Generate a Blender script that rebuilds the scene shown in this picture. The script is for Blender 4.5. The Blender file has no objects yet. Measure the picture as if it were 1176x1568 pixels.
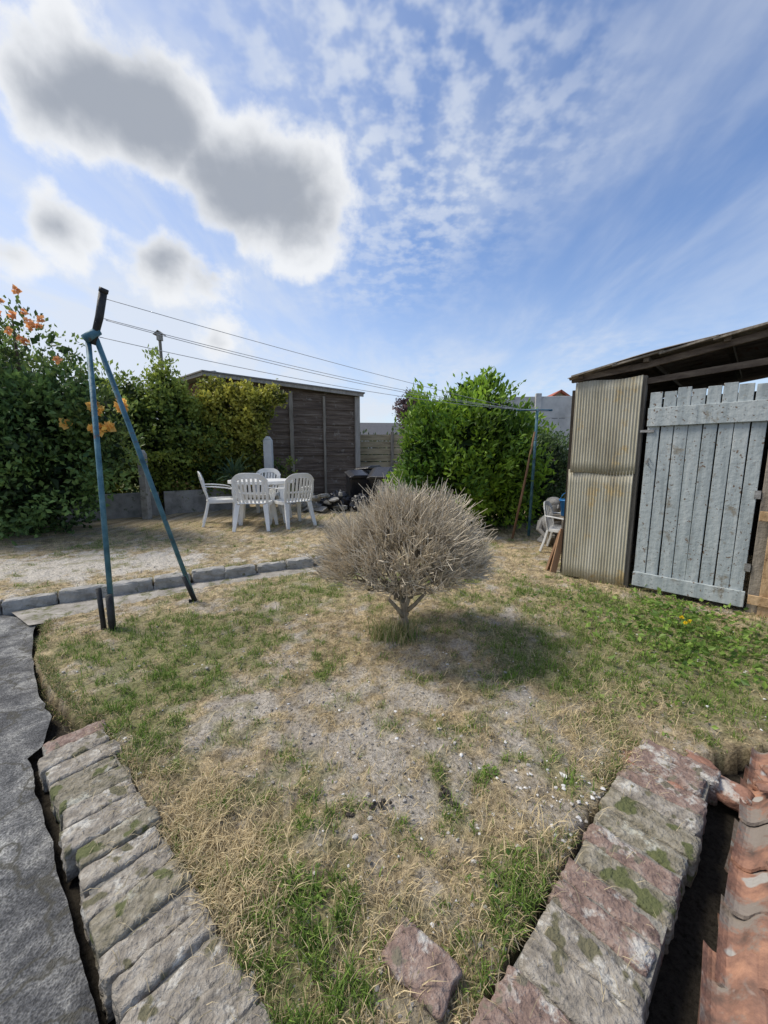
import bpy, bmesh, math, random
import numpy as np
from mathutils import Vector, Matrix, noise as mnoise
R=np.random.RandomState(7); random.seed(7)
scene=bpy.context.scene
# ------------------------------------------------------------ node helpers
def newmat(name):
    m=bpy.data.materials.new(name); m.use_nodes=True
    nt=m.node_tree; nt.nodes.clear()
    return m,nt
def N(nt,t,**k):
    n=nt.nodes.new(t)
    for a,b in k.items():
        if a.startswith('i_'):
            key=a[2:]; key=int(key) if key.isdigit() else key
            n.inputs[key].default_value=b
        else: setattr(n,a,b)
    return n
def ramp(nt,fac,stops):
    r=nt.nodes.new('ShaderNodeValToRGB'); e=r.color_ramp.elements
    while len(e)<len(stops): e.new(.5)
    for i,(p,c) in enumerate(stops):
        e[i].position=p; e[i].color=(*c,1) if len(c)==3 else c
    nt.links.new(fac,r.inputs[0]); return r.outputs[0]
def mixc(nt,fac,a,b,mode='MIX'):
    n=nt.nodes.new('ShaderNodeMix'); n.data_type='RGBA'; n.blend_type=mode
    for s,i in ((fac,0),(a,6),(b,7)):
        if hasattr(s,'links'): nt.links.new(s,n.inputs[i])
        else: n.inputs[i].default_value= s if i==0 else (*s,1)
    return n.outputs[2]
def noisemat(name,cols,scale=(8,8,8),detail=5,rough=.85,bump=.3,bscale=40,spots=None,dist=.01,spec=.3,metal=0,speck=None):
    m,nt=newmat(name); L=nt.links
    tc=N(nt,'ShaderNodeTexCoord'); mp=N(nt,'ShaderNodeMapping'); mp.inputs['Scale'].default_value=scale
    L.new(tc.outputs['Object'],mp.inputs[0])
    n1=N(nt,'ShaderNodeTexNoise',i_Scale=1.0,i_Detail=float(detail),i_Roughness=.65); L.new(mp.outputs[0],n1.inputs['Vector'])
    k=len(cols); st=[(.3+.4*i/(max(k-1,1)),c) for i,c in enumerate(cols)]
    c=ramp(nt,n1.outputs[0],st)
    if spots:
        n2=N(nt,'ShaderNodeTexNoise',i_Scale=float(spots[1]),i_Detail=5.0,i_Roughness=.7); L.new(tc.outputs['Object'],n2.inputs['Vector'])
        f=ramp(nt,n2.outputs[0],[(spots[2],(0,0,0)),(spots[2]+.08,(1,1,1))])
        c=mixc(nt,f,c,spots[0])
    if speck:
        n2=N(nt,'ShaderNodeTexNoise',i_Scale=float(speck[1]),i_Detail=2.0); L.new(tc.outputs['Object'],n2.inputs['Vector'])
        f=ramp(nt,n2.outputs[0],[(speck[2],(0,0,0)),(speck[2]+.04,(1,1,1))])
        c=mixc(nt,f,c,speck[0])
    p=N(nt,'ShaderNodeBsdfPrincipled'); p.inputs['Roughness'].default_value=rough; p.inputs['Metallic'].default_value=metal
    p.inputs['Specular IOR Level'].default_value=spec
    L.new(c,p.inputs['Base Color'])
    nb=N(nt,'ShaderNodeTexNoise',i_Scale=float(bscale),i_Detail=4.0); L.new(tc.outputs['Object'],nb.inputs['Vector'])
    ad=N(nt,'ShaderNodeMath',operation='ADD'); L.new(nb.outputs[0],ad.inputs[0]); L.new(n1.outputs[0],ad.inputs[1])
    b=N(nt,'ShaderNodeBump',i_Strength=bump,i_Distance=dist); L.new(ad.outputs[0],b.inputs['Height']); L.new(b.outputs[0],p.inputs['Normal'])
    o=N(nt,'ShaderNodeOutputMaterial'); L.new(p.outputs[0],o.inputs[0])
    return m
def attrmat(name,rough=.7,trans=.35,spec=.25):
    m,nt=newmat(name); L=nt.links
    a=N(nt,'ShaderNodeAttribute',attribute_name='Col'); c=a.outputs[0]
    p=N(nt,'ShaderNodeBsdfPrincipled'); p.inputs['Roughness'].default_value=rough; p.inputs['Specular IOR Level'].default_value=spec
    L.new(c,p.inputs['Base Color'])
    o=N(nt,'ShaderNodeOutputMaterial')
    if trans>0:
        t=N(nt,'ShaderNodeBsdfTranslucent'); L.new(c,t.inputs[0])
        mx=N(nt,'ShaderNodeMixShader'); mx.inputs[0].default_value=trans
        L.new(p.outputs[0],mx.inputs[1]); L.new(t.outputs[0],mx.inputs[2]); L.new(mx.outputs[0],o.inputs[0])
    else: L.new(p.outputs[0],o.inputs[0])
    return m
# ------------------------------------------------------------ mesh helpers
def link(o,parent=None):
    scene.collection.objects.link(o)
    if parent: o.parent=parent
    return o
def empty(name,loc=(0,0,0),rz=0):
    e=bpy.data.objects.new(name,None); e.empty_display_size=.2; e.location=loc; e.rotation_euler=(0,0,rz)
    return link(e)
def npmesh(name,V,T,C=None,mat=None,parent=None,smooth=False):
    V=np.asarray(V,np.float32).reshape(-1,3); T=np.asarray(T,np.int32); k=T.shape[1]
    me=bpy.data.meshes.new(name); me.vertices.add(len(V)); me.vertices.foreach_set('co',V.ravel())
    me.loops.add(T.size); me.loops.foreach_set('vertex_index',T.ravel())
    me.polygons.add(len(T)); me.polygons.foreach_set('loop_start',np.arange(0,T.size,k,dtype=np.int32))
    me.polygons.foreach_set('loop_total',np.full(len(T),k,np.int32))
    me.polygons.foreach_set('use_smooth',np.full(len(T),smooth,bool))
    me.update(calc_edges=True); me.validate()
    if C is not None:
        C=np.clip(np.asarray(C,np.float32),0,1); a=me.color_attributes.new('Col','FLOAT_COLOR','POINT')
        a.data.foreach_set('color',np.hstack([C,np.ones((len(C),1),np.float32)]).astype(np.float32).ravel())
    if mat: me.materials.append(mat)
    return link(bpy.data.objects.new(name,me),parent)
class MB:
    def __init__(s): s.v=[]; s.f=[]
    def box(s,c,size,M=None):
        b=len(s.v); hx,hy,hz=[q/2 for q in size]
        for z in(-hz,hz):
            for x,y in((-hx,-hy),(hx,-hy),(hx,hy),(-hx,hy)):
                p=Vector((x,y,z))
                if M is not None: p=M@p
                s.v.append(tuple(p+Vector(c)))
        s.f+=[[b+q for q in f] for f in((3,2,1,0),(4,5,6,7),(0,1,5,4),(1,2,6,5),(2,3,7,6),(3,0,4,7))]
        return s
    def sweep(s,pts,w,t,side):
        pts=[Vector(p) for p in pts]; n=len(pts); b=len(s.v)
        ww=w if isinstance(w,(list,tuple)) else [w]*n
        for i,p in enumerate(pts):
            tan=(pts[min(i+1,n-1)]-pts[max(i-1,0)]).normalized()
            sd=Vector(side); sd=(sd-tan*sd.dot(tan)).normalized(); nm=tan.cross(sd)
            for a,c in((-1,-1),(1,-1),(1,1),(-1,1)): s.v.append(tuple(p+sd*a*ww[i]/2+nm*c*t/2))
        for i in range(n-1):
            for j in range(4):
                k=(j+1)%4; s.f.append([b+4*i+j,b+4*i+k,b+4*i+4+k,b+4*i+4+j])
        s.f.append([b+3,b+2,b+1,b]); q=b+4*(n-1); s.f.append([q,q+1,q+2,q+3]); return s
    def tube(s,pts,r,k=8):
        pts=[Vector(p) for p in pts]; n=len(pts); b=len(s.v)
        rr=r if isinstance(r,(list,tuple)) else [r]*n
        for i,p in enumerate(pts):
            tan=(pts[min(i+1,n-1)]-pts[max(i-1,0)]).normalized()
            up=Vector((0,0,1)) if abs(tan.z)<.9 else Vector((1,0,0))
            a=tan.cross(up).normalized(); c=tan.cross(a)
            for j in range(k):
                th=2*math.pi*j/k; s.v.append(tuple(p+a*math.cos(th)*rr[i]+c*math.sin(th)*rr[i]))
        for i in range(n-1):
            for j in range(k):
                q=(j+1)%k; s.f.append([b+k*i+j,b+k*i+q,b+k*i+k+q,b+k*i+k+j])
        s.f.append([b+j for j in range(k)][::-1]); s.f.append([b+k*(n-1)+j for j in range(k)]); return s
    def poly(s,pts):
        b=len(s.v); s.v+=[tuple(p) for p in pts]; s.f.append(list(range(b,b+len(pts)))); return s
    def grid(s,fn,nu,nv):
        b=len(s.v)
        for i in range(nu+1):
            for j in range(nv+1): s.v.append(tuple(fn(i/nu,j/nv)))
        for i in range(nu):
            for j in range(nv):
                a=b+i*(nv+1)+j; s.f.append([a,a+nv+1,a+nv+2,a+1])
        return s
    def ob(s,name,mat,parent=None,smooth=False,bevel=0,solid=0):
        me=bpy.data.meshes.new(name); me.from_pydata(s.v,[],s.f); me.update()
        me.materials.append(mat)
        if smooth: me.polygons.foreach_set('use_smooth',[True]*len(me.polygons))
        o=link(bpy.data.objects.new(name,me),parent)
        if solid: m=o.modifiers.new('s','SOLIDIFY'); m.thickness=solid
        if bevel: m=o.modifiers.new('b','BEVEL'); m.width=bevel; m.segments=2; m.limit_method='ANGLE'
        return o
# value noise
_tab=R.rand(256,256)
def vn(x,y,s,seed=0):
    x=np.asarray(x)*s+seed*17.3; y=np.asarray(y)*s+seed*31.7
    xi=np.floor(x).astype(int); yi=np.floor(y).astype(int); fx=x-xi; fy=y-yi
    fx=fx*fx*(3-2*fx); fy=fy*fy*(3-2*fy); g=lambda a,b:_tab[a%256,b%256]
    return (g(xi,yi)*(1-fx)+g(xi+1,yi)*fx)*(1-fy)+(g(xi,yi+1)*(1-fx)+g(xi+1,yi+1)*fx)*fy
def fbm(x,y,s,seed=0,o=4):
    r=0;a=1;t=0
    for i in range(o): r=r+a*vn(x,y,s*2**i,seed+i*3); t+=a; a*=.55
    return r/t
def pip(x,y,poly):
    ins=np.zeros(np.shape(x),bool); n=len(poly)
    for i in range(n):
        x1,y1=poly[i]; x2,y2=poly[(i+1)%n]
        if y1==y2: continue
        c=((y1>y)!=(y2>y))&(x<(x2-x1)*(y-y1)/(y2-y1)+x1); ins^=c
    return ins
# ------------------------------------------------------------ plan (metres)
LAWN=[(-2.46,2.70),(-2.1,2.2),(-1.71,1.86),(-1.36,1.62),(-1.28,1.6),(-.03,.47),(.87,1.31),(1.22,1.40),(1.62,1.46),(2.4,1.6),(5,2.6),(6,10),(-.3,10),(-.3,4.25),(-.56,4.0),(-1.5,3.50)]
BACK=[(-8,.6),(-3.0,3.0),(-2.11,3.5),(-1.33,4.0),(-.45,4.42),(-.3,4.25),(-.3,10),(-8,10)]
d1=np.array((.741,-.671)); n1=np.array((.671,.741)); S1=np.array((-1.42,1.45))
d2=np.array((-.73,-.683)); n2=np.array((-.683,.73)); S2=np.array((1.25,1.31))
GREEN=[(-1.14,2.2,.5,1.0),(-1.7,2.4,.4,1.0),(-1.25,1.8,.3,.9),(-.9,3.4,.6,.8),(.28,2.7,.3,.7),(1.58,2.9,.7,1.1),(2.0,2.35,.6,1.3),(1.06,1.9,.35,1.2),(.76,2.2,.25,.9),(1.7,2.0,.3,.9),(.25,.86,.22,1.0),(-.24,.9,.18,.9),(.37,1.34,.05,1.4),(.42,.98,.13,.8),(-.32,2.05,.08,1.1),(-1.1,1.45,.12,.6),(-.35,.6,.25,.8),(-3.5,4.9,.7,.7),(.3,3.6,.6,.5),(1.9,1.7,.3,.8),(-.15,.62,.2,.8),(-.62,1.75,.08,.8),(-1.0,1.9,.15,.9)]
BARE=[(-.34,1.68,.36,1.05),(.72,1.67,.2,1.3),(.08,1.36,.35,1.0),(-.87,2.9,.13,1.6),(-.55,2.45,.15,1.2),(.92,1.38,.15,1.2),(.7,1.15,.12,1.0),(-.85,1.6,.2,.8),(-1.5,2.05,.1,1.3),(.35,2.25,.22,1.0),(.1,1.9,.25,.6),(1.2,2.15,.12,.8),(-3.3,4.0,.5,2.2),(-2.5,4.1,.4,2),(.9,2.9,.2,.8),(-.3,4.1,.4,.8),(1.55,2.05,.15,.7),(-4.2,3.6,.6,2)]
def masks(x,y):
    w1=x+.16*(vn(x,y,6,5)-.5)+.06*(vn(x,y,17,6)-.5); w2=y+.16*(vn(x,y,6,9)-.5)+.06*(vn(x,y,17,8)-.5)
    g=sum(w*np.exp(-((w1-a)**2+(w2-b)**2)/r**2) for a,b,r,w in GREEN)
    b=sum(w*np.exp(-((w1-a)**2+(w2-c)**2)/r**2) for a,c,r,w in BARE)
    f=fbm(x,y,5,3); f2=fbm(x,y,13,11)
    g=np.clip(g*1.1+(f-.5)*2.4+(f2-.5)*2.2-.20,0,1); b=np.clip(b*1.0+(fbm(x,y,7,21)-.5)*3.0+(fbm(x,y,22,25)-.5)*2.2-.06,0,1)
    return g,b*(1-.6*g)
def height(x,y):
    z=np.full(np.shape(x),-.09); z=np.where(y>9.9,.0,z)
    lw=pip(x,y,LAWN); bk=pip(x,y,BACK)
    und=.03*(fbm(x,y,2.5,40)-.5)+.030*(fbm(x,y,14,50)-.5)+.016*(vn(x,y,38,60)-.5)
    z=np.where(lw,und,z); z=np.where(bk,.035+und,z)
    return z,lw,bk
# ------------------------------------------------------------ ground sheet
def axis(lo,hi,step,far0,far1):
    c=list(np.arange(lo,hi,step)); st=step; v=c[-1]
    while v<far1: st*=1.22; v+=st; c.append(v)
    st=step; v=c[0]; pre=[]
    while v>far0: st*=1.22; v-=st; pre.append(v)
    return np.array(pre[::-1]+c)
xs=axis(-4.2,3.6,.018,-400,400); ys=axis(.3,5.2,.018,-60,600)
X,Y=np.meshgrid(xs,ys,indexing='ij'); Z,lw,bk=height(X,Y); g,b=masks(X,Y)
straw=np.array((.57,.455,.28)); soil=np.array((.38,.33,.27)); pale=np.array((.58,.535,.465)); grn=np.array((.20,.22,.085)); shaded_dirt=np.array((.05,.043,.034))  # last colour: trench soil, darkened to paint in the shade of sunken gaps
t=fbm(X,Y,9,70)[...,None]; C=straw*(.62+.6*t)*np.ones(X.shape+(3,))
C=C*(1-.42*(fbm(X,Y,30,80)[...,None]>.54))
s2=soil*(1-t)+pale*t
s2=np.where((bk&(Y<4.9))[...,None],pale*1.05,s2)
C=C*(1-b[...,None])+s2*b[...,None]; C=C*(1-.7*g[...,None])+grn*.7*g[...,None]
C=np.where((lw|bk)[...,None],C,shaded_dirt*np.ones(X.shape+(3,)))
C=np.where((Y>9.9)[...,None],np.array((.14,.15,.07)),C)
nx,ny=X.shape; idx=np.arange(nx*ny).reshape(nx,ny)
F=np.stack([idx[:-1,:-1],idx[1:,:-1],idx[1:,1:],idx[:-1,1:]],-1).reshape(-1,4)
m,nt=newmat('soil_and_straw'); L=nt.links
a=N(nt,'ShaderNodeAttribute',attribute_name='Col'); tc=N(nt,'ShaderNodeTexCoord')
n1_=N(nt,'ShaderNodeTexNoise',i_Scale=70.0,i_Detail=6.0,i_Roughness=.75); L.new(tc.outputs['Object'],n1_.inputs['Vector'])
v=ramp(nt,n1_.outputs[0],[(.33,(.34,.32,.29)),(.5,(.95,.95,.95)),(.7,(1.45,1.43,1.4))])
c=mixc(nt,1.0,a.outputs[0],v,'MULTIPLY')
p=N(nt,'ShaderNodeBsdfPrincipled'); p.inputs['Roughness'].default_value=.95; p.inputs['Specular IOR Level'].default_value=.1; L.new(c,p.inputs['Base Color'])
bm_=N(nt,'ShaderNodeBump',i_Strength=1.0,i_Distance=.018); L.new(n1_.outputs[0],bm_.inputs['Height']); L.new(bm_.outputs[0],p.inputs['Normal'])
o=N(nt,'ShaderNodeOutputMaterial'); L.new(p.outputs[0],o.inputs[0])
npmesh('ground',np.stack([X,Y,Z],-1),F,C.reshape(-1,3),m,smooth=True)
# ------------------------------------------------------------ asphalt + concrete path
m,nt=newmat('old_asphalt'); L=nt.links
tc=N(nt,'ShaderNodeTexCoord'); n_=N(nt,'ShaderNodeTexNoise',i_Scale=6.0,i_Detail=8.0,i_Roughness=.8,i_Distortion=.4); L.new(tc.outputs['Object'],n_.inputs['Vector'])
c=ramp(nt,n_.outputs[0],[(.38,(.06,.062,.066)),(.5,(.165,.165,.165)),(.60,(.34,.335,.315))])
nf=N(nt,'ShaderNodeTexNoise',i_Scale=180.0,i_Detail=4.0); L.new(tc.outputs['Object'],nf.inputs['Vector'])
c=mixc(nt,1.0,c,ramp(nt,nf.outputs[0],[(.35,(.45,.45,.45)),(.65,(1.5,1.5,1.5))]),'MULTIPLY')
ns=N(nt,'ShaderNodeTexNoise',i_Scale=1.7,i_Detail=4.0,i_Roughness=.6); L.new(tc.outputs['Object'],ns.inputs['Vector'])
c=mixc(nt,1.0,c,ramp(nt,ns.outputs[0],[(.42,(.55,.55,.56)),(.6,(1.1,1.1,1.08))]),'MULTIPLY')
nw=N(nt,'ShaderNodeTexNoise',i_Scale=5.0,i_Detail=5.0); L.new(tc.outputs['Object'],nw.inputs['Vector'])
wv=N(nt,'ShaderNodeVectorMath',operation='SCALE'); wv.inputs[3].default_value=.5; L.new(nw.outputs['Color'],wv.inputs[0])
av=N(nt,'ShaderNodeVectorMath',operation='ADD'); L.new(wv.outputs[0],av.inputs[0]); L.new(tc.outputs['Object'],av.inputs[1])
vo=N(nt,'ShaderNodeTexVoronoi',feature='DISTANCE_TO_EDGE',i_Scale=2.6); L.new(av.outputs[0],vo.inputs['Vector'])
ck=ramp(nt,vo.outputs[0],[(.0,(.95,.95,.95)),(.035,(0,0,0))]); c=mixc(nt,ck,c,(.06,.056,.042))
p=N(nt,'ShaderNodeBsdfPrincipled'); p.inputs['Roughness'].default_value=.85; L.new(c,p.inputs['Base Color'])
bb=N(nt,'ShaderNodeBump',i_Strength=.9,i_Distance=.01); L.new(nf.outputs[0],bb.inputs['Height']); L.new(bb.outputs[0],p.inputs['Normal'])
o=N(nt,'ShaderNodeOutputMaterial'); L.new(p.outputs[0],o.inputs[0]); ASPH=m
A1=S1-n1*.034
edge=[tuple(A1+d1*s+n1*(.010*mnoise.noise(Vector((s*7,0,0)))+.006*mnoise.noise(Vector((s*25,3,0))))) for s in np.linspace(2.2,-.02,90)]
e2_=[(-1.46,1.51),(-1.58,1.70),(-1.77,1.85),(-1.97,2.05),(-2.17,2.26),(-2.48,2.62),(-2.55,2.74)]; k=0
for (x0,y0),(x1,y1) in zip(e2_,e2_[1:]):
    for i in range(5): k+=1; edge.append((x0+(x1-x0)*i/5+.012*mnoise.noise(Vector((k*.7,0,5))),y0+(y1-y0)*i/5+.012*mnoise.noise(Vector((k*.7,7,5)))))
q=[(-7,-3),(-.1,-.9)]+edge+[(-2.6,2.78),(-2.95,2.88),(-3.4,2.66),(-7,.5)]
MB().poly([(x,y,-.035) for x,y in q]).ob('asphalt_path',ASPH)
CONC=noisemat('pale_concrete',[(.16,.145,.12),(.30,.275,.24),(.44,.41,.36)],(6,6,6),bump=.7,bscale=60,spots=((.14,.14,.075),8,.52))
MB().poly([(-2.9,2.90,-.02),(-2.55,2.66,-.02),(-2.35,2.76,-.02),(-1.5,3.50,-.02),(-.56,4.0,-.02),(-.2,4.25,-.02),(-.45,4.33,-.02),(-1.33,3.9,-.02),(-2.11,3.42,-.02)]).ob('concrete_footpath',CONC)
def rough_box(bm,c,size,M,jit=.004,cuts=3,seed=0,bev=.006,fr=28):
    n=cuts+1; vd={}; off=Vector((seed*3.1,seed*1.7,0)); C0=Vector(c)
    def gv(*ijk):
        if ijk not in vd:
            co=[q_/n-.5 for q_ in ijk]; ed=[q_ in(0,n) for q_ in ijk]; k_=sum(ed)
            p_=Vector([co[i]*size[i] for i in range(3)])
            if k_>=2: p_-=Vector([math.copysign(bev*(k_-1),co[i]) if ed[i] else 0 for i in range(3)])
            p_+=mnoise.noise_vector(p_*fr+off)*jit
            vd[ijk]=bm.verts.new(M@p_+C0)
        return vd[ijk]
    for i in range(n):
        for j in range(n):
            for s in(0,n):
                for q in([(i,j,s),(i+1,j,s),(i+1,j+1,s),(i,j+1,s)],[(s,i,j),(s,i+1,j),(s,i+1,j+1),(s,i,j+1)],[(j,s,i),(j,s,i+1),(j+1,s,i+1),(j+1,s,i)]):
                    vs=[gv(*a_) for a_ in q]
                    if s==0: vs=vs[::-1]
                    bm.faces.new(vs)
def bm_ob(bm,name,mats,parent=None):
    me=bpy.data.meshes.new(name); bm.to_mesh(me); bm.free()
    for m_ in mats: me.materials.append(m_)
    return link(bpy.data.objects.new(name,me),parent)
# kerb
KERB=noisemat('kerb_concrete',[(.20,.19,.17),(.34,.325,.295),(.46,.44,.40)],(7,7,7),bump=.7,bscale=70,spots=((.14,.14,.09),12,.57))
bm=bmesh.new(); kp=[(-6.0,1.30),(-3.0,2.93),(-2.11,3.45),(-1.33,3.94),(-.50,4.36)]; k=0
for (x0,y0),(x1,y1) in zip(kp,kp[1:]):
    Ln=math.hypot(x1-x0,y1-y0); cnt=max(1,round(Ln/.33)); an=math.atan2(y1-y0,x1-x0)
    for i in range(cnt):
        s=(i+.5)/cnt; k+=1
        M=Matrix.Rotation(an+random.uniform(-.06,.06),3,'Z')@Matrix.Rotation(random.uniform(-.09,.09),3,'X')@Matrix.Rotation(random.uniform(-.03,.03),3,'Y')
        rough_box(bm,(x0+(x1-x0)*s,y0+(y1-y0)*s+random.uniform(-.02,.02),.0+random.uniform(-.025,.015)),(Ln/cnt-.014,.11,.16),M,.014,5,k)
bm_ob(bm,'stone_kerb',[KERB])
# brick edgings
BR1=noisemat('weathered_grey_brick',[(.14,.125,.105),(.28,.25,.21),(.42,.39,.34)],(30,30,30),bump=1,bscale=80,spots=((.50,.48,.43),13,.56),dist=.011,speck=((.14,.13,.08),16,.60))
BR2=noisemat('weathered_red_brick',[(.13,.09,.075),(.25,.175,.145),(.35,.285,.245)],(28,28,28),bump=1,bscale=80,spots=((.48,.46,.42),9,.55),dist=.011,speck=((.17,.15,.11),22,.61))
BR3=noisemat('mossy_brick',[(.12,.11,.07),(.23,.205,.155),(.34,.31,.25)],(30,30,30),bump=1,bscale=80,spots=((.42,.41,.34),12,.57),dist=.011,speck=((.11,.12,.05),14,.56))
def edging(name,S,d,n,width,length,z,seed,mats,probs):
    bm=bmesh.new(); s=0; k=seed; an=math.atan2(n[1],n[0]); rs=random.Random(seed)
    while s<length:
        w=rs.uniform(.076,.106); f0=len(bm.faces)
        ww=width*rs.uniform(.88,1.06); c=S+d*(s+w/2)+n*(width/2+rs.uniform(-.014,.014))
        M=Matrix.Rotation(an+rs.uniform(-.035,.035),3,'Z')@Matrix.Rotation(rs.uniform(-.03,.03),3,'Y')@Matrix.Rotation(rs.uniform(-.07,.07),3,'X')
        rough_box(bm,(c[0],c[1],z-.05+rs.uniform(-.008,.006)),(ww,w-.001,.11),M,.0075,10,k,.003,42)
        bm.faces.ensure_lookup_table(); mi=rs.choices(range(len(mats)),probs)[0]
        for f in bm.faces[f0:]: f.material_index=mi; f.smooth=True
        s+=w+.001; k+=1
    return bm_ob(bm,name,mats)
edging('brick_edging',S1,d1,n1,.215,1.9,.016,11,[BR1,BR2,BR3],[5,1.2,4])
edging('brick_edging',S2,d2,n2,.255,1.8,.018,57,[BR1,BR2,BR3],[2.5,6,1])
MORT=noisemat('old_mortar',[(.14,.13,.11),(.32,.30,.26)],(30,30,30),bump=1,bscale=60)
for S,d,n,w in((S1,d1,n1,.2),(S2,d2,n2,.24)):
    M=Matrix.Rotation(math.atan2(d[1],d[0]),3,'Z'); c=S+n*w*.52+d*.92; MB().box((c[0],c[1],-.034),(1.8,w*.95,.092),M).ob('mortar_bed',MORT)
bm=bmesh.new(); rough_box(bm,(.085,.755,-.008),(.17,.105,.07),Matrix.Rotation(math.radians(-38),3,'Z')@Matrix.Rotation(.08,3,'X'),.009,9,5,.004,30)
for f in bm.faces: f.smooth=True
bm_ob(bm,'loose_brick',[BR2])
ORB=noisemat('orange_brick',[(.22,.11,.075),(.36,.20,.145)],(14,14,14),bump=1,bscale=60,spots=((.45,.42,.38),9,.5),dist=.008)
bm=bmesh.new()
for c,sz,a_ in(((1.19,1.385,-.035),(.20,.11,.08),.1),((1.02,1.33,-.015),(.10,.22,.06),.75),((1.26,1.26,-.025),(.09,.12,.06),.6)): rough_box(bm,c,sz,Matrix.Rotation(a_,3,'Z'),.01,7,int(c[0]*99))
for f in bm.faces: f.smooth=True
bm_ob(bm,'broken_orange_brick',[ORB])
# terracotta tile heap
TER=noisemat('terracotta',[(.10,.068,.055),(.25,.135,.095),(.42,.225,.145)],(14,14,14),bump=.8,bscale=90,spots=((.23,.195,.165),6,.50),dist=.004,speck=((.36,.34,.31),11,.62))
rs=random.Random(4); mb=MB()
def tile(mb,c,M,L_=.36,w=.2,h=.055,th=.014):
    def surf(u,v_,off):
        x=(u-.5)*w; z=h*math.sin(math.pi*min(1,u*1.5)) if u<.67 else -.012*math.sin(math.pi*(u-.67)/.33)
        jag=.014*mnoise.noise(Vector((u*5,c[0]*40,c[1]*30)))*(1 if v_ in(0,1) else 0)
        return M@Vector((x,(v_-.5)*L_+jag,z+off))+Vector(c)
    mb.grid(lambda u,v_:surf(u,v_,th),16,5); mb.grid(lambda u,v_:surf(1-u,v_,0),16,5)
    mb.grid(lambda u,v_:surf(u,0,th*(v_)),16,1); mb.grid(lambda u,v_:surf(1-u,1,th*v_),16,1)
    mb.grid(lambda u,v_:surf(0,v_,th*(1-u)),1,5); mb.grid(lambda u,v_:surf(1,v_,th*u),1,5)
dirT=math.atan2(.73,-.683)
for row in range(4):
    for i in range(7):
        s=i*.19-.14+rs.uniform(-.02,.02)+.07*(row%2); c=S2+d2*s-n2*(.155+row*.145+rs.uniform(-.01,.01))
        M=Matrix.Rotation(dirT+rs.uniform(-.12,.12),3,'Z')@Matrix.Rotation(rs.uniform(-.08,.10),3,'Y')@Matrix.Rotation(rs.uniform(.03,.14),3,'X')
        for lay in range(3):
            tile(mb,(c[0]+rs.uniform(-.012,.012),c[1]+rs.uniform(-.012,.012),-.075+lay*.036+row*.018),M@Matrix.Rotation(rs.uniform(-.07,.07),3,'Z'),rs.uniform(.20,.27),rs.uniform(.135,.16),.042,.011)
for i in range(60):
    s=rs.uniform(-.15,1.1); c=S2+d2*s-n2*(rs.uniform(.10,.65)); M=Matrix.Rotation(rs.uniform(0,6),3,'Z')@Matrix.Rotation(rs.uniform(-.3,.3),3,'X')
    tile(mb,(c[0],c[1],.055+rs.uniform(-.02,.02)),M,rs.uniform(.03,.07),rs.uniform(.03,.06),.008,.008)
mb.ob('roof_tile_heap',TER)
# ------------------------------------------------------------ pebbles
def rocks(name,P,S,C,mat,flat=.6):
    ico=bmesh.new(); bmesh.ops.create_icosphere(ico,subdivisions=1,radius=1); ico.verts.index_update(); bv=np.array([v_.co[:] for v_ in ico.verts]); bf=np.array([[v_.index for v_ in f.verts] for f in ico.faces]); ico.free()
    n=len(P); sc=S[:,None,None]*(1+.5*(R.rand(n,1,3)-.5)); j=1+.5*(R.rand(n,len(bv),1)-.5)
    V=bv[None]*j*sc*np.array((1,1,flat)); a_=R.rand(n)*6.28; ca,sa=np.cos(a_)[:,None],np.sin(a_)[:,None]
    V=np.stack([V[...,0]*ca-V[...,1]*sa,V[...,0]*sa+V[...,1]*ca,V[...,2]],-1)+P[:,None,:]
    T=(bf[None]+np.arange(n)[:,None,None]*len(bv)).reshape(-1,3)
    return npmesh(name,V,T,np.repeat(C,len(bv),0),mat)
ROCK=attrmat('pebble_stone',.9,0)
n=18000; r=.6+4.2*R.rand(n)**1.3; th=(R.rand(n)-.5)*1.9; x=r*np.sin(th); y=r*np.cos(th)
z,lw_,bk_=height(x,y); g_,b_=masks(x,y); ok=(lw_|bk_)&(R.rand(n)<.12+b_*.9); x,y,z=x[ok],y[ok],z[ok]; n=len(x)
sz=.0018+.007*R.rand(n)**4; tone=.14+.34*R.rand(n,1); C=tone*np.array((1,.93,.83))
white=R.rand(n)<.06; C[white]=.60+.15*R.rand(white.sum(),1)*np.ones(3); rocks('gravel',np.stack([x,y,z+sz*.2],-1),sz,C,ROCK)
cl=[(.72,1.2,.09,50),(.55,1.22,.10,20),(.95,1.35,.10,20),(.0,1.05,.5,26),(.45,1.45,.2,12),(-.2,.75,.35,14),(1.9,1.6,.35,30),(2.6,2.2,.4,30),(.6,1.05,.06,18)]
P=np.vstack([np.c_[a_+c_*R.randn(k_),b_+c_*R.randn(k_)] for a_,b_,c_,k_ in cl]); z,lw_,_=height(P[:,0],P[:,1]); P=P[lw_]; z=z[lw_]; sz=.003+.007*R.rand(len(P))**2
rocks('white_pebbles',np.c_[P,z+sz*.35],sz,(.5+.25*R.rand(len(P),1))*np.array((1,.98,.94)),ROCK)
P=np.array([(-.03,1.17),(.0,1.19),(.21,1.21),(.24,1.19),(.22,1.235),(-.12,1.16)]); P=np.repeat(P,4,0)+.012*R.randn(24,2)
rocks('dirt_clods',np.c_[P,np.full(24,.008)],.005+.006*R.rand(24),np.full((24,3),.05)*np.array((1,.85,.7)),ROCK,.8)
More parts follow.
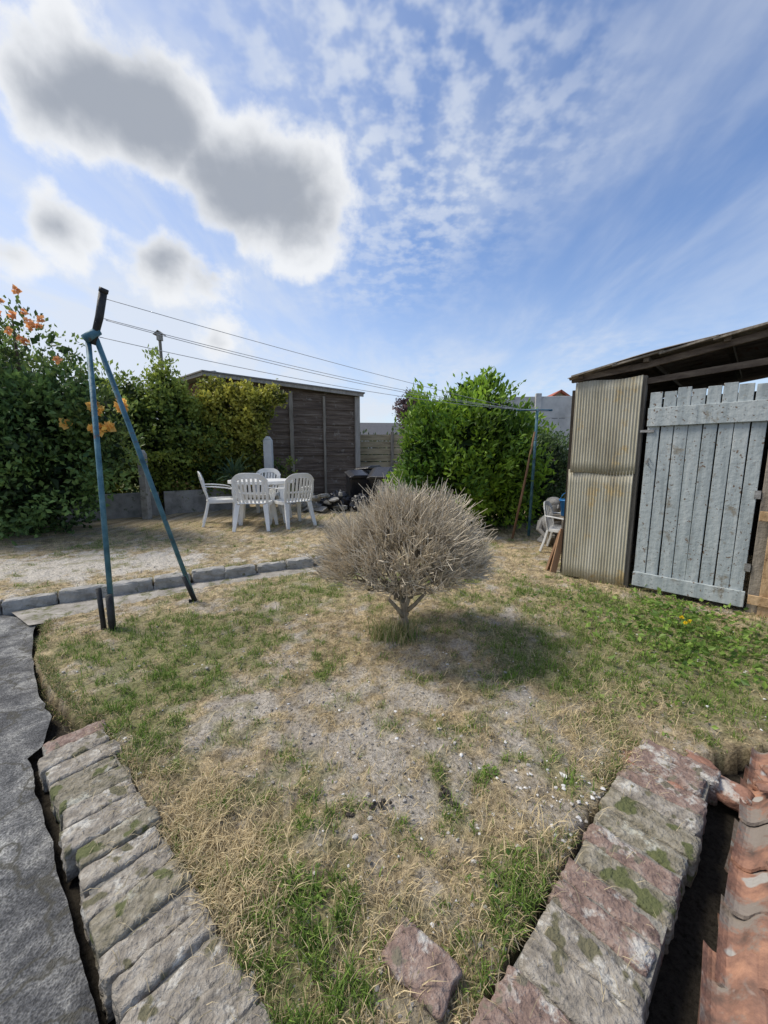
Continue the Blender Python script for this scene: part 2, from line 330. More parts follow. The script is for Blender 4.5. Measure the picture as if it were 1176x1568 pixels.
# ------------------------------------------------------------ grass
BLADE=attrmat('grass_blades',.7,.3)
def blades(name,x,y,h,w,lean,C,curl=.5,zo=None):
    z,_,_=height(x,y); n=len(x)
    if zo is not None: z=np.full(n,zo)
    a_=R.rand(n)*2*np.pi; d=np.stack([np.cos(a_),np.sin(a_),0*a_],-1); sd=np.stack([-np.sin(a_),np.cos(a_),0*a_],-1)
    tw=R.rand(n)*np.pi; sd=sd*np.cos(tw)[:,None]+d*np.sin(tw)[:,None]*.6
    P=np.stack([x,y,z-.004],-1); up=np.array((0,0,1.)); ln=lean[:,None]; H=h[:,None]; W=w[:,None]/2
    m1=P+H*.5*(up*np.cos(ln*.6)+d*np.sin(ln*.6)); m2=m1+H*.5*(up*np.cos(ln*(1+curl))+d*np.sin(ln*(1+curl)))
    V=np.stack([P-sd*W,P+sd*W,m1-sd*W*.8,m1+sd*W*.8,m2],1)
    V[...,2]=np.maximum(V[...,2],(z+.001)[:,None]-.006)
    T=np.array([(0,1,3),(0,3,2),(2,3,4)]); T=(T[None]+5*np.arange(n)[:,None,None]).reshape(-1,3)
    npmesh(name,V,T,np.repeat(C,5,0),BLADE)
def sample(n,r0,r1,pw=1.0,half=1.0):
    r=r0+(r1-r0)*R.rand(n)**pw; th=(R.rand(n)-.5)*2*half; return r*np.sin(th),r*np.cos(th)
def shedside(x,y): 
    lx=(x-1.79)*.72-(y-3.785)*.69; ly=(x-1.79)*.69+(y-3.785)*.72; return (ly>-.02)&(lx>-.05)
# standing green
x,y=sample(460000,.55,7.5,1.15); _,lw_,bk_=height(x,y); g_,b_=masks(x,y)
tuft=np.clip((fbm(x,y,20,90)-.47)*11,0,1)
ok=(lw_|bk_)&~shedside(x,y)&(R.rand(len(x))<(g_*1.2*tuft+.08*tuft+.01)*(1-.85*b_)); x,y,g_=x[ok],y[ok],g_[ok]; n=len(x); print('green',n)
u=R.rand(n,1); C=(np.array((.085,.165,.025))*(1-u)+np.array((.24,.34,.07))*u)*(.7+.6*R.rand(n,1))
dry=R.rand(n)<.32-.30*g_; C[dry]=np.array((.56,.45,.24))*(.6+.6*R.rand(dry.sum(),1))
blades('grass',x,y,(.014+.040*R.rand(n)**1.5)*(.75+.6*g_),.0022+.0018*R.rand(n)+.0004*y,.2+1.0*R.rand(n),C)
# lying straw
x,y=sample(560000,.55,7.5,1.15); _,lw_,bk_=height(x,y); g_,b_=masks(x,y)
cl_=np.clip((fbm(x,y,12,130)-.44)*7,0,1)
ok=(lw_|bk_)&~shedside(x,y)&(R.rand(len(x))<(.05+.6*cl_)*(1-.93*b_)*(1-.5*g_)); x,y=x[ok],y[ok]; n=len(x); print('straw',n)
C=np.array((.64,.51,.30))*(.4+.85*R.rand(n,1)); gr=R.rand(n)<.25; C[gr]=np.array((.42,.38,.30))*(.5+.6*R.rand(gr.sum(),1))
blades('dry_grass',x,y,.014+.045*R.rand(n)**1.6,.0014+.0014*R.rand(n)+.0003*y,1.15+.42*R.rand(n),C,.12)
# matted straw clumps in the foreground
cx=[];cy=[]
for a_,b_,s_,k_ in((-.52,1.02,.10,1900),(-.38,.92,.08,1200),(-.62,1.18,.07,700),(.05,.82,.10,500),(.45,1.05,.09,600),(-.1,1.15,.2,500),(.85,1.5,.12,900),(-.45,.72,.1,700),(.2,1.9,.3,900),(.5,2.5,.3,900),(1.2,1.75,.15,700),(-.9,1.3,.12,600)):
    cx.append(a_+s_*R.randn(k_)); cy.append(b_+s_*R.randn(k_))
x=np.concatenate(cx); y=np.concatenate(cy); _,lw_,_=height(x,y); x,y=x[lw_],y[lw_]; n=len(x)
blades('straw_mats',x,y,.035+.06*R.rand(n),.0018+.0016*R.rand(n),1.0+.5*R.rand(n),np.array((.70,.57,.34))*(.4+.8*R.rand(n,1)),.15)
# loose straw fallen on the bricks
for S,d,n_,w,ln,kk_ in((S1,d1,n1,.20,1.8,520),(S2,d2,n2,.24,1.5,260)):
    s=R.rand(kk_)*ln; o_=w*(1-R.rand(kk_)**1.7*.95); q_=S[None]+d[None]*s[:,None]+n_[None]*o_[:,None]
    blades('scattered_straw',q_[:,0],q_[:,1],.02+.04*R.rand(kk_),.0015+.0012*R.rand(kk_),1.35+.2*R.rand(kk_),np.array((.55,.46,.30))*(.5+.7*R.rand(kk_,1)),.05,.028)
# grass fringe spilling from edges
fx=[];fy=[]
for S,d,n_,w,ln in((S1,d1,n1,.225,1.8),(S2,d2,n2,.265,1.5)):
    k_=4200; s=R.rand(k_)*ln; q=S[None]+d[None]*s[:,None]+n_[None]*(w+.032*R.randn(k_))[:,None]; fx.append(q[:,0]); fy.append(q[:,1])
for (a0,b0),(a1,b1) in zip(LAWN[:4],LAWN[1:5]):
    k_=1300; s=R.rand(k_); fx.append(a0+(a1-a0)*s+.02*R.randn(k_)+.01); fy.append(b0+(b1-b0)*s+.02*R.randn(k_)+.01)
for (a0,b0),(a1,b1) in zip(kp[1:],kp[2:]):
    k_=1800; s=R.rand(k_); fx.append(a0+(a1-a0)*s+.03*R.randn(k_)); fy.append(b0+(b1-b0)*s+.08+.04*R.randn(k_))
    k_=2400; s=R.rand(k_); fx.append(a0+(a1-a0)*s+.04*R.randn(k_)+.05); fy.append(b0+(b1-b0)*s-.10+.06*R.randn(k_))
k_=700; s=R.rand(k_)*3; fx.append(1.79+.72*s*.9-.05+.03*R.randn(k_)); fy.append(3.785-.69*s*.9-.06+.03*R.randn(k_))
x=np.concatenate(fx); y=np.concatenate(fy); n=len(x); u=R.rand(n,1)
kk=vn(x,y,8,3)>.38; x,y,u=x[kk],y[kk],u[kk]; n=len(x)
C=np.where(u<.5,np.array((.56,.45,.26)),np.array((.15,.22,.055)))*(.6+.6*R.rand(n,1))
blades('edge_grass',x,y,.02+.04*R.rand(n),.0022+.0006*y,.3+1.1*R.rand(n),C)
# ------------------------------------------------------------ foliage
LEAF=attrmat('leaf_green',.5,.38,.4)
def leafmesh(name,P,D,S,C,parent=None,mat=None,aspect=.5):
    n=len(P); D=D/np.linalg.norm(D,axis=1,keepdims=True); r=R.randn(n,3); sd=np.cross(D,r); sd/=np.linalg.norm(sd,axis=1,keepdims=True)+1e-9
    nm=np.cross(D,sd); S=S[:,None]
    V=np.stack([P,P+D*S*.5+sd*S*aspect*.5+nm*S*.1,P+D*S,P+D*S*.5-sd*S*aspect*.5+nm*S*.1],1)
    T=np.array([(0,1,2),(0,2,3)]); T=(T[None]+4*np.arange(n)[:,None,None]).reshape(-1,3)
    return npmesh(name,V,T,np.repeat(C,4,0),mat or LEAF,parent)
def rdir(n):
    v=R.randn(n,3); return v/np.linalg.norm(v,axis=1,keepdims=True)
def foliage(name,blobs,clumps,per,leaf,cA,cB,parent,crad=.13,core=1200,up=.4,aspect=.5,hole=.0,dark=.35,lmp=.28):
    Ps=[];Ds=[];Cs=[];Ss=[]; vol=np.array([(b[3]*b[4]*b[5])**.667 for b in blobs]); pr=vol/vol.sum()
    for b,pv in zip(blobs,pr):
        c=np.array(b[:3]); rd=np.array(b[3:6]); k=int(clumps*pv)
        u=rdir(k); rr=.62+.46*R.rand(k)**.6; cc=c+u*rd*rr[:,None]
        lump=np.array([mnoise.noise(Vector(q)*2.1) for q in cc]); cc+=u*rd*(lump*lmp*1.4)[:,None]
        if hole>0: kp_=np.array([mnoise.noise(Vector(q)*2.6+Vector((9,0,0))) for q in cc])>-.5+hole; cc,u,rr=cc[kp_],u[kp_],rr[kp_]; k=len(cc)
        big_=np.array([mnoise.noise(Vector(q)*1.3+Vector((3,7,1))) for q in cc]); tone=np.clip(.5*R.rand(k)+.25+big_*.9,0,1); cr=crad*(.6+.8*R.rand(k))
        P=np.repeat(cc,per,0)+R.randn(k*per,3)*np.repeat(cr,per)[:,None]*.5; D=np.repeat(u,per,0)*.6+rdir(k*per)*.9+np.array((0,0,up))
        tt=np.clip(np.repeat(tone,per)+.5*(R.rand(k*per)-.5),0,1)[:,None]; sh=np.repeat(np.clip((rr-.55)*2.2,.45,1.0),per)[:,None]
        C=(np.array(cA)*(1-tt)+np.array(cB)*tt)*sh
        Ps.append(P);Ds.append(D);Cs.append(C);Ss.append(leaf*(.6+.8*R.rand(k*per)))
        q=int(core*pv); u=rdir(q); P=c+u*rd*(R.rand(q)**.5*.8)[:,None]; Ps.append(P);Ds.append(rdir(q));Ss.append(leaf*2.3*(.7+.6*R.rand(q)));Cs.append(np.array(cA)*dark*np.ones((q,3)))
    P=np.vstack(Ps); D=np.vstack(Ds);C=np.vstack(Cs);S=np.concatenate(Ss); ok=P[:,2]>.01; 
    return leafmesh(name,P[ok],D[ok],S[ok],C[ok],parent,None,aspect)
BARK=noisemat('bark',[(.07,.05,.035),(.16,.12,.085)],(20,20,4),bump=1,bscale=40)
def trunk(name,base,tops,r,parent):
    mb=MB()
    for t_ in tops:
        b_=Vector(base); t_=Vector(t_); m_=(b_+t_)/2+Vector((random.uniform(-.15,.15),random.uniform(-.1,.1),.05)); mb.tube([b_,b_*.6+m_*.4,m_,m_*.4+t_*.6,t_],[r,r*.85,r*.65,r*.45,r*.2],7)
    return mb.ob(name,BARK,parent,True)
# laurel bush
e=empty('laurel_bush',(0,0,0)); trunk('stems',(1.45,6.6,0),[(.9,6.4,1.6),(1.5,6.6,2.0),(2.1,6.7,1.5),(1.2,6.2,1.5)],.06,e)
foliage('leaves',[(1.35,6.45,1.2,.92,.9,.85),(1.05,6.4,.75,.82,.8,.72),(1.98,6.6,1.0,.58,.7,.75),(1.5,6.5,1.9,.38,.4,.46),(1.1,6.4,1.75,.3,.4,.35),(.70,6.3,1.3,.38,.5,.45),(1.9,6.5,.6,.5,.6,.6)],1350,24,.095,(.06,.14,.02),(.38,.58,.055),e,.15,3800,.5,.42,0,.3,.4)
e=empty('dark_shrub'); trunk('stems',(2.8,7.1,0),[(2.5,7.0,1.2),(3.1,7.2,1.1)],.04,e)
foliage('leaves',[(2.75,7.0,.75,.55,.5,.85),(2.45,6.9,.4,.5,.4,.5),(3.3,7.6,.8,.6,.5,.7)],450,22,.06,(.04,.08,.03),(.15,.23,.07),e,.12,1500)
# rose bush, left
e=empty('rose_bush'); trunk('stems',(-5.3,5.7,0),[(-5.6,5.6,2.9),(-5.0,5.6,3.0),(-4.6,5.8,2.6),(-6.1,5.9,2.7),(-5.3,5.3,2.8)],.05,e)
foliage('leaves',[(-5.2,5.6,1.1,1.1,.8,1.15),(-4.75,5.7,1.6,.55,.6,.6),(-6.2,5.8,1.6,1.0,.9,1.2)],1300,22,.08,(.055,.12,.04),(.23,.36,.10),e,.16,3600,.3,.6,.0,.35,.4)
foliage('top_leaves',[(-5.5,5.6,2.45,.7,.6,.6),(-4.85,5.6,2.65,.45,.5,.42),(-4.35,5.75,2.15,.3,.4,.35),(-6.3,5.7,2.6,.7,.6,.6)],360,10,.075,(.06,.12,.035),(.28,.38,.11),e,.13,60,.5,.55,.28,.5,.5)
foliage('side_sprays',[(-3.95,5.6,1.75,.42,.25,.3),(-3.9,5.8,1.2,.3,.25,.4)],100,14,.07,(.07,.14,.04),(.28,.37,.10),e,.12,60,.5,.55,.1)
PET=attrmat('petals',.6,.4)
def flowers(name,centers,size,col,parent,per=16):
    P=np.repeat(np.array(centers),per,0); D=rdir(len(P)); C=np.array(col)*(.7+.5*R.rand(len(P),1)); return leafmesh(name,P+D*size*.12,D,size*(.8+.4*R.rand(len(P))),C,parent,PET,.9)
fc=[(-4.8+.4*R.randn(),5.1+.12*R.randn(),2.7+.25*R.randn()) for i in range(20)]+[(-4.5+.2*R.randn(),5.15+.12*R.randn(),2.85+.1*R.randn()) for i in range(8)]
flowers('flowers',fc,.052,(.88,.45,.20),e)
flowers('yellow_flowers',[(-3.85,5.35,1.83),(-3.80,5.35,1.76),(-3.5,5.35,1.84),(-3.47,5.35,1.80),(-3.88,5.35,1.56),(-3.68,5.35,1.55),(-3.82,5.35,1.52),(-4.2,5.3,1.6)],.085,(1.0,.62,.18),e,22)
# ivy hedge
e=empty('ivy_hedge'); trunk('stems',(-4.6,8.0,0),[(-5,8,2),(-4.4,8,2.6),(-3.8,8.2,2.1)],.05,e)
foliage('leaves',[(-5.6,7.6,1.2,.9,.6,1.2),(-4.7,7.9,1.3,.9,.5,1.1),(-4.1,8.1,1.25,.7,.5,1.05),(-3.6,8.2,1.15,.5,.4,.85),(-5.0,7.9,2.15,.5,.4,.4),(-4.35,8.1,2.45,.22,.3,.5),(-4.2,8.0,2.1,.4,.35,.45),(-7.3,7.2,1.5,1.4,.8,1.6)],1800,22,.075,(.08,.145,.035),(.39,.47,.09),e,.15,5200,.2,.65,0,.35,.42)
foliage('shoots',[(-5.2,7.8,2.45,.7,.3,.3),(-4.35,8.0,2.85,.25,.25,.3),(-4.0,8.0,2.3,.4,.3,.3)],110,9,.08,(.08,.15,.04),(.36,.46,.10),e,.12,0,.9,.5,.1,.5,.5)
e=empty('golden_climbing_vine'); trunk('stems',(-3.2,8.6,0),[(-3.3,8.6,2.2),(-2.7,8.7,2.4),(-3.0,8.6,1.9)],.035,e)
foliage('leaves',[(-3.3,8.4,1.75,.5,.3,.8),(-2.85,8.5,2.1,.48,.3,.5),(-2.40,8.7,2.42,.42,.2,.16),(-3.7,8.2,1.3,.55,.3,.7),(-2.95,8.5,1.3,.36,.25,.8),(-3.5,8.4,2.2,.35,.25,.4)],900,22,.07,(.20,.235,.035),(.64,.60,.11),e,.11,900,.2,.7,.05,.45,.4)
foliage('trailing_leaves',[(-2.05,8.6,.7,.15,.12,.4),(-2.5,8.5,.8,.3,.2,.3)],70,18,.06,(.10,.16,.04),(.28,.35,.07),e,.08,50)
e=empty('purple_plum_tree'); trunk('trunk',(1.0,13,0),[(.9,13,2.8),(1.1,13,2.6)],.08,e)
foliage('leaves',[(.98,13,2.5,.5,.5,.55)],220,18,.09,(.08,.05,.06),(.24,.16,.16),e,.14,200)
e=empty('background_trees')
foliage('leaves',[(-14,20,1.6,5,2,1.8),(-2,30,1.0,6,3,1.0),(3,24,1.5,3,2,1.3),(-24,24,2,8,3,2.4)],700,14,.3,(.04,.07,.035),(.12,.16,.06),e,.6,1200)
# ------------------------------------------------------------ dead topiary
TW=attrmat('dead_twig',.9,0)
def prisms(name,A,B,ra,rb,C,parent):
    n=len(A); d=B-A; d/=np.linalg.norm(d,axis=1,keepdims=True)+1e-9; up=np.where(np.abs(d[:,2:3])<.9,np.array([[0,0,1.]]),np.array([[1.,0,0]])); s=np.cross(d,up); s/=np.linalg.norm(s,axis=1,keepdims=True); t_=np.cross(d,s)
    vs=[]
    for Q,rr in((A,ra),(B,rb)):
        for k in range(3): 
            an=2*np.pi*k/3; vs.append(Q+(s*np.cos(an)+t_*np.sin(an))*rr[:,None])
    V=np.stack(vs,1); T=np.array([(0,1,4),(0,4,3),(1,2,5),(1,5,4),(2,0,3),(2,3,5)]); T=(T[None]+6*np.arange(n)[:,None,None]).reshape(-1,3)
    return npmesh(name,V,T,np.repeat(C,6,0),mat=TW,parent=parent)
e=empty('dead_topiary_shrub'); hub=np.array((.125,2.49,.25))
DB=noisemat('dead_bark',[(.19,.15,.10),(.42,.35,.25)],(30,30,8),bump=1,bscale=60)
mb=MB(); mb.tube([(.135,2.49,-.03),(.145,2.485,.06),(.125,2.49,.15),(.15,2.49,.24),(.16,2.49,.32)],[.038,.028,.025,.028,.02],9)
mb.tube([(.10,2.50,-.02),(.11,2.495,.08),(.15,2.48,.14),(.11,2.49,.25),(.06,2.49,.33)],[.025,.02,.017,.018,.014],8); mb.tube([(.13,2.48,.12),(.09,2.45,.19),(.03,2.42,.27)],[.016,.014,.011],7); mb.tube([(.14,2.49,.15),(.2,2.47,.21),(.27,2.45,.30)],[.016,.014,.010],7); mb.ob('trunk',DB,e,True)
def dome(k,sc,nz=.05):
    u=rdir(k*3); u=u[u[:,2]>-.10][:k]; lf=np.array([mnoise.noise(Vector(q)*2.2+Vector((5,2,8))) for q in u])
    s=sc*(1+nz*R.randn(len(u))+.16*lf)[:,None]; c=np.array((.13,2.49,.50)); rad=np.array((.53,.49,.465))
    P=c+u*rad; P[:,0]+=.08*(P[:,2]-.5); return hub+(P-hub)*s
Pm=dome(30,.36); Mm=dome(230,.68); Tm=dome(2500,.92,.08)
near=lambda Q,W:np.argmin(((Q[:,None,:]-W[None])**2).sum(-1),1)
segs=[];
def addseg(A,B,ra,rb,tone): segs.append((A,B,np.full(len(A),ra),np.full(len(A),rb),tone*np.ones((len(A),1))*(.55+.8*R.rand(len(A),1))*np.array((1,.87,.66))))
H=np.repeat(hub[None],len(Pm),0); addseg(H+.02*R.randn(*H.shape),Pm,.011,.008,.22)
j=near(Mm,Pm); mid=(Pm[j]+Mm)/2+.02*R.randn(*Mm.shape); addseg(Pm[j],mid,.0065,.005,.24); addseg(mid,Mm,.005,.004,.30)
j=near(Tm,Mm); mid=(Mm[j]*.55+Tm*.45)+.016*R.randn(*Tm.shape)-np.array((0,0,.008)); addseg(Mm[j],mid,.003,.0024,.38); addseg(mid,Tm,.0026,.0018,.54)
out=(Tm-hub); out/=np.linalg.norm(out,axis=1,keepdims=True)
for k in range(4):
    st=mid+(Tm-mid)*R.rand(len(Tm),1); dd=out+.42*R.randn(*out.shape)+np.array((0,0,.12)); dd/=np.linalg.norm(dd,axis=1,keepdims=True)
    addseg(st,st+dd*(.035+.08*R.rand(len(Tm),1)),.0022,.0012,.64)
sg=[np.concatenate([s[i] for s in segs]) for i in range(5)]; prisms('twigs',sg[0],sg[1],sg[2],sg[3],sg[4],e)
x=.06+.08*R.randn(700); y=2.44+.06*R.randn(700); C=np.where(R.rand(700,1)<.5,np.array((.6,.5,.29)),np.array((.19,.28,.07)))*(.6+.6*R.rand(700,1)); blades('base_tuft_grass',x,y,.05+.12*R.rand(700),np.full(700,.004),.1+.6*R.rand(700),C)
def weeds(name,spots):
    P=[];D=[];S=[];C=[]
    for (cx,cy,sp,k,ls,h) in spots:
        x=cx+sp*R.randn(k); y=cy+sp*R.randn(k); z,_,_=height(x,y); P.append(np.stack([x,y,z+h*R.rand(k)],-1)); D.append(rdir(k)*np.array((1,1,.3))+np.array((0,0,.25))); S.append(ls*(.6+.8*R.rand(k))); C.append((np.array((.08,.16,.03))+R.rand(k,1)*np.array((.20,.25,.05))))
    return leafmesh(name,np.vstack(P),np.vstack(D),np.concatenate(S),np.vstack(C),None,None,.6)
weeds('broadleaf_weeds',[(2.05,2.45,.28,700,.042,.05),(1.75,2.2,.18,220,.032,.03),(2.3,2.9,.15,180,.045,.05),(-.18,.86,.04,70,.02,.015),(-.24,.93,.03,40,.018,.015),(1.3,1.75,.12,80,.025,.015),(1.55,3.1,.25,220,.03,.025),(.4,1.33,.02,40,.018,.02),(.35,.9,.08,60,.018,.015)])
flowers('dandelion',[(2.0,2.5,.11),(2.03,2.47,.10),(1.98,2.44,.10)],.014,(.85,.65,.03),None,24)
# ------------------------------------------------------------ clothesline
TEAL=noisemat('teal_paint',[(.03,.08,.11),(.07,.17,.22),(.13,.25,.29)],(10,10,10),bump=.3,rough=.55,spots=((.14,.07,.04),14,.60))
DARK=noisemat('dark_steel',[(.015,.016,.018),(.05,.05,.05)],(20,20,20),rough=.6)
e=empty('clothesline_post')
mb=MB().tube([(-1.87,2.56,0),(-1.99,2.78,1.98)],.017,12).tube([(-1.56,3.09,0),(-1.76,2.95,1.0),(-1.95,2.80,1.97)],.017,12).tube([(-1.985,2.74,1.95),(-1.93,2.80,2.02)],.028,12); mb.ob('legs',TEAL,e,True)
mb=MB().tube([(-1.97,2.79,1.93),(-1.90,2.78,2.10),(-1.845,2.76,2.25)],[.02,.024,.024],12).tube([(-1.845,2.76,2.245),(-1.835,2.758,2.27)],.027,12)
mb.tube([(-1.935,2.56,-.02),(-1.95,2.57,.29)],.017,10).tube([(-1.86,2.535,-.02),(-1.87,2.55,.25)],.022,10).tube([(-1.60,3.07,.0),(-1.56,3.09,.0),(-1.615,3.05,.22)],.02,10); mb.ob('steel_sleeves',DARK,e,True)
e=empty('clothesline_post'); mb=MB().tube([(2.13,5.66,0),(2.17,5.7,1.82)],.02,10).tube([(1.85,5.62,1.80),(2.4,5.75,1.81)],.014,10); mb.ob('pole',TEAL,e,True)
WOODP=noisemat('brown_pole_wood',[(.16,.09,.05),(.30,.18,.11)],(20,20,3),bump=.5)
e2=empty('wooden_clothes_prop'); MB().tube([(1.82,5.45,0),(1.98,5.52,.8),(2.12,5.62,1.5)],[.018,.017,.014],8).ob('pole',WOODP,e2,True)
WIRE=noisemat('line_wire',[(.35,.37,.38),(.5,.5,.5)],(5,5,5),rough=.5)
e=empty('clotheslines'); mb=MB()
for a_,b_,sag in(((-1.84,2.77,2.21),(1.9,5.63,1.81),.03),((-1.87,2.78,2.09),(2.05,5.67,1.8),.07),((-1.86,2.78,2.08),(2.2,5.7,1.8),.10),((-1.93,2.8,1.98),(2.35,5.73,1.8),.10)):
    a_=Vector(a_);b_=Vector(b_); mb.tube([a_.lerp(b_,i/24)-Vector((0,0,sag*4*(i/24)*(1-i/24))) for i in range(25)],.0025,5)
mb.ob('wires',WIRE,e,True)
# ------------------------------------------------------------ right shed
E=empty('garden_storage_shed',(1.79,3.785,0),math.atan2(-.69,.72))
PAINT=noisemat('blue_grey_painted_wood',[(.25,.285,.295),(.37,.41,.415),(.47,.50,.495)],(18,18,2.0),bump=.5,bscale=30,rough=.8,spots=((.24,.225,.19),7,.59),speck=((.16,.12,.09),45,.66))
CORR=noisemat('aged_corrugated_sheet',[(.26,.23,.165),(.42,.39,.30),(.52,.49,.40)],(7,7,1.2),bump=.2,rough=.6,spots=((.46,.36,.20),3,.56))
DW=noisemat('dark_weathered_wood',[(.06,.045,.035),(.13,.10,.075),(.2,.16,.12)],(6,25,25),bump=.6)
GW=noisemat('grey_weathered_wood',[(.13,.11,.09),(.24,.21,.17),(.33,.29,.24)],(25,25,3),bump=.6)
OSB=noisemat('ochre_board',[(.28,.17,.08),(.46,.31,.17),(.56,.40,.24)],(25,25,9),bump=.4,speck=((.2,.12,.06),30,.62))
INT=noisemat('shaded_interior_wood',[(.02,.016,.012),(.05,.04,.03)],(8,8,8))  # near-black wood: the shade inside the shed is put into the colour
for nm,z0,z1,yo,x0,x1 in(('lower_sheet',.0,1.05,-.012,-.01,.53),('upper_sheet',1.02,1.84,-.03,.01,.54)):
    MB().grid(lambda u,v_:(x0+(x1-x0)*u,yo+.004*math.sin(u*2*math.pi*22)+.006*math.sin(v_*3+u*2),z0+(z1-z0)*v_+.008*math.sin(u*7)),200,8).ob(nm,CORR,E,True,solid=.003)
rs=random.Random(9); mb=MB(); xx=.60
for i in range(8):
    w=.0915; gap=rs.uniform(.004,.013); M=Matrix.Rotation(rs.uniform(-.005,.005),3,'Y')
    top=1.715+rs.uniform(-.022,.016); bot=.045+rs.uniform(-.012,.01)
    mb.box((xx+w/2-gap/2,.0+rs.uniform(-.003,.003),(top+bot)/2),(w-gap,.02,top-bot),M); xx+=w
mb.ob('door_planks',PAINT,E,bevel=.003)
mb=MB(); mb.box((.968,-.023,1.50),(.745,.022,.15),Matrix.Rotation(-.01,3,'Y')); mb.box((.965,-.023,.105),(.735,.022,.125),Matrix.Rotation(.008,3,'Y')); mb.ob('door_ledges',PAINT,E,bevel=.004)
mb=MB()
for z_ in(1.13,1.38): mb.tube([(.615,-.013,z_),(.615,-.022,z_)],.012,8)
mb.box((.60,-.02,1.385),(.10,.012,.02)); mb.tube([(.63,-.015,1.10),(.63,-.045,1.11),(.63,-.045,1.15),(.63,-.015,1.16)],.005,6); mb.box((1.325,-.014,.35),(.035,.008,.06)); mb.box((1.325,-.014,.9),(.035,.008,.06))
for i in range(8):
    for z_ in(.09,.13,1.48,1.53): mb.tube([(.645+i*.0915,-.03,z_),(.645+i*.0915,-.0365,z_)],.003,6)
mb.ob('latch_and_hinges',noisemat('galvanised',[(.2,.19,.18),(.4,.39,.37)],(30,30,30),rough=.45,metal=.5),E)
mb=MB()
mb.box((.02,.05,.92),(.06,.06,1.84)); mb.box((.53,.055,.92),(.05,.06,1.86)); mb.box((1.385,.02,1.02),(.075,.06,2.04)); mb.box((2.2,.05,1.0),(.07,.07,2.0)); mb.ob('frame_posts',GW,E,bevel=.004)
mb=MB(); mb.sweep([(-.04,.0,1.875),(.55,.0,1.925),(1.36,.0,2.05),(3.2,.0,2.33)],.035,.05,(0,1,0)); mb.sweep([(.5,.06,1.80),(1.36,.06,1.86)],.03,.05,(0,1,0))
for i in range(7): mb.box((.05+i*.5,.95,1.90+i*.07),(.04,2.0,.05))
mb.ob('roof_beams',DW,E,bevel=.003)
def roof(off): return lambda u,v_:( -.05+3.3*u, -.09+2.5*v_+.02*math.sin(u*23), 1.915+off+.145*(-.05+3.3*u)+.008*math.sin(u*9)-.05*max(0,.12-u)*4+.008*math.sin(v_*2*math.pi*30)-.03*v_)
RF=noisemat('old_roof_sheet',[(.12,.10,.08),(.25,.21,.18),(.34,.31,.28)],(4,12,12),bump=.5,spots=((.2,.09,.05),4,.6))
MB().grid(roof(0),40,240).ob('corrugated_roof',RF,E,True,solid=.005)
mb=MB(); rs=random.Random(3)
for i in range(5): x0=-.02+i*.33; mb.sweep([(x0,-.075,1.90+.14*x0),(x0+.36,-.075+rs.uniform(-.01,.01),1.915+.14*(x0+.36))],.03,.014,(0,1,0))
mb.ob('roof_edge_laths',GW,E)
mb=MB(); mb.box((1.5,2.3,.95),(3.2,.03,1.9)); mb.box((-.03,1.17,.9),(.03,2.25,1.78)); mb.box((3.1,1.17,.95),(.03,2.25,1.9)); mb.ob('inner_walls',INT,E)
mb=MB(); mb.box((1.475,-.035,.62),(.13,.018,1.24)); mb.box((1.61,-.03,.6),(.13,.018,1.2)); mb.box((1.74,-.035,.62),(.12,.018,1.22)); mb.box((1.87,-.03,.61),(.12,.018,1.2)); mb.ob('ochre_boards',OSB,E,bevel=.003)
mb=MB(); mb.box((1.6,-.056,.75),(.5,.018,.07)); mb.box((1.6,-.056,.12),(.5,.018,.07)); mb.ob('ochre_battens',OSB,E,bevel=.003)
mb=MB()
for i in range(14): mb.box((1.48+i*.12,.02,1.05),(.112,.02,1.9))
mb.ob('side_planks',GW,E,bevel=.003)
# ------------------------------------------------------------ wooden shed
E=empty('weathered_wooden_shed',(-3.9,9.3,0),math.atan2(1.3,3.2)); W=3.45
SW=noisemat('brown_shed_boards',[(.055,.040,.032),(.125,.092,.07),(.23,.185,.145)],(1.5,12,22),bump=.6,spots=((.26,.225,.19),5,.58))
mb=MB(); rs=random.Random(2)
top=lambda x:2.93-.075*x
for i in range(14):
    z_=.1+i*.192; mb.box((W/2,rs.uniform(-.008,.008),z_),(W-.02,.022,.196),Matrix.Rotation(-.10+rs.uniform(-.02,.02),3,'X')@Matrix.Rotation(rs.uniform(-.003,.003),3,'Y'))
mb.ob('front_boards',SW,E); MB().poly([(0,.05,0),(W,.05,0),(W,.05,top(W)),(0,.05,top(0))]).ob('backing',SW,E)
RW=noisemat('red_brown_boards',[(.13,.065,.045),(.24,.13,.09)],(2,14,20),bump=.5)
mb=MB()
for i in range(15):
    z_=.1+i*.192; mb.sweep([(0,.02,z_),(-1.3,2.2,z_+.0)],.186,.02,(0,0,1))
mb.ob('side_boards',RW,E)
mb=MB(); mb.box((1.72,-.05,1.35),(.09,.06,2.7)); mb.box((.05,-.05,1.42),(.09,.06,2.84)); mb.box((2.55,-.045,1.33),(.06,.05,2.6)); mb.ob('posts',GW,E,bevel=.005)
LW=noisemat('pale_post_wood',[(.24,.22,.20),(.40,.37,.33)],(20,20,3),bump=.5); MB().box((W-.02,-.05,1.33),(.13,.08,2.66)).ob('corner_post',LW,E,bevel=.006)
mb=MB(); mb.sweep([(-.2,-.16,top(0)+.03),(W+.12,-.16,top(W)+.02)],.03,.08,(0,1,0)); mb.sweep([(-.2,-.16,top(0)+.03),(-1.6,2.3,top(0)-.05)],.03,.08,(1,0,0)); mb.ob('fascia',LW,E)
mb=MB(); mb.poly([(-.22,-.2,top(0)+.10),(W+.15,-.2,top(W)+.09),(W+.15,2.5,top(W)-.05),(-1.7,2.4,top(0))]); mb.ob('felt_roof',noisemat('roof_felt',[(.16,.15,.14),(.28,.26,.25)],(6,6,6)),E,solid=.03)
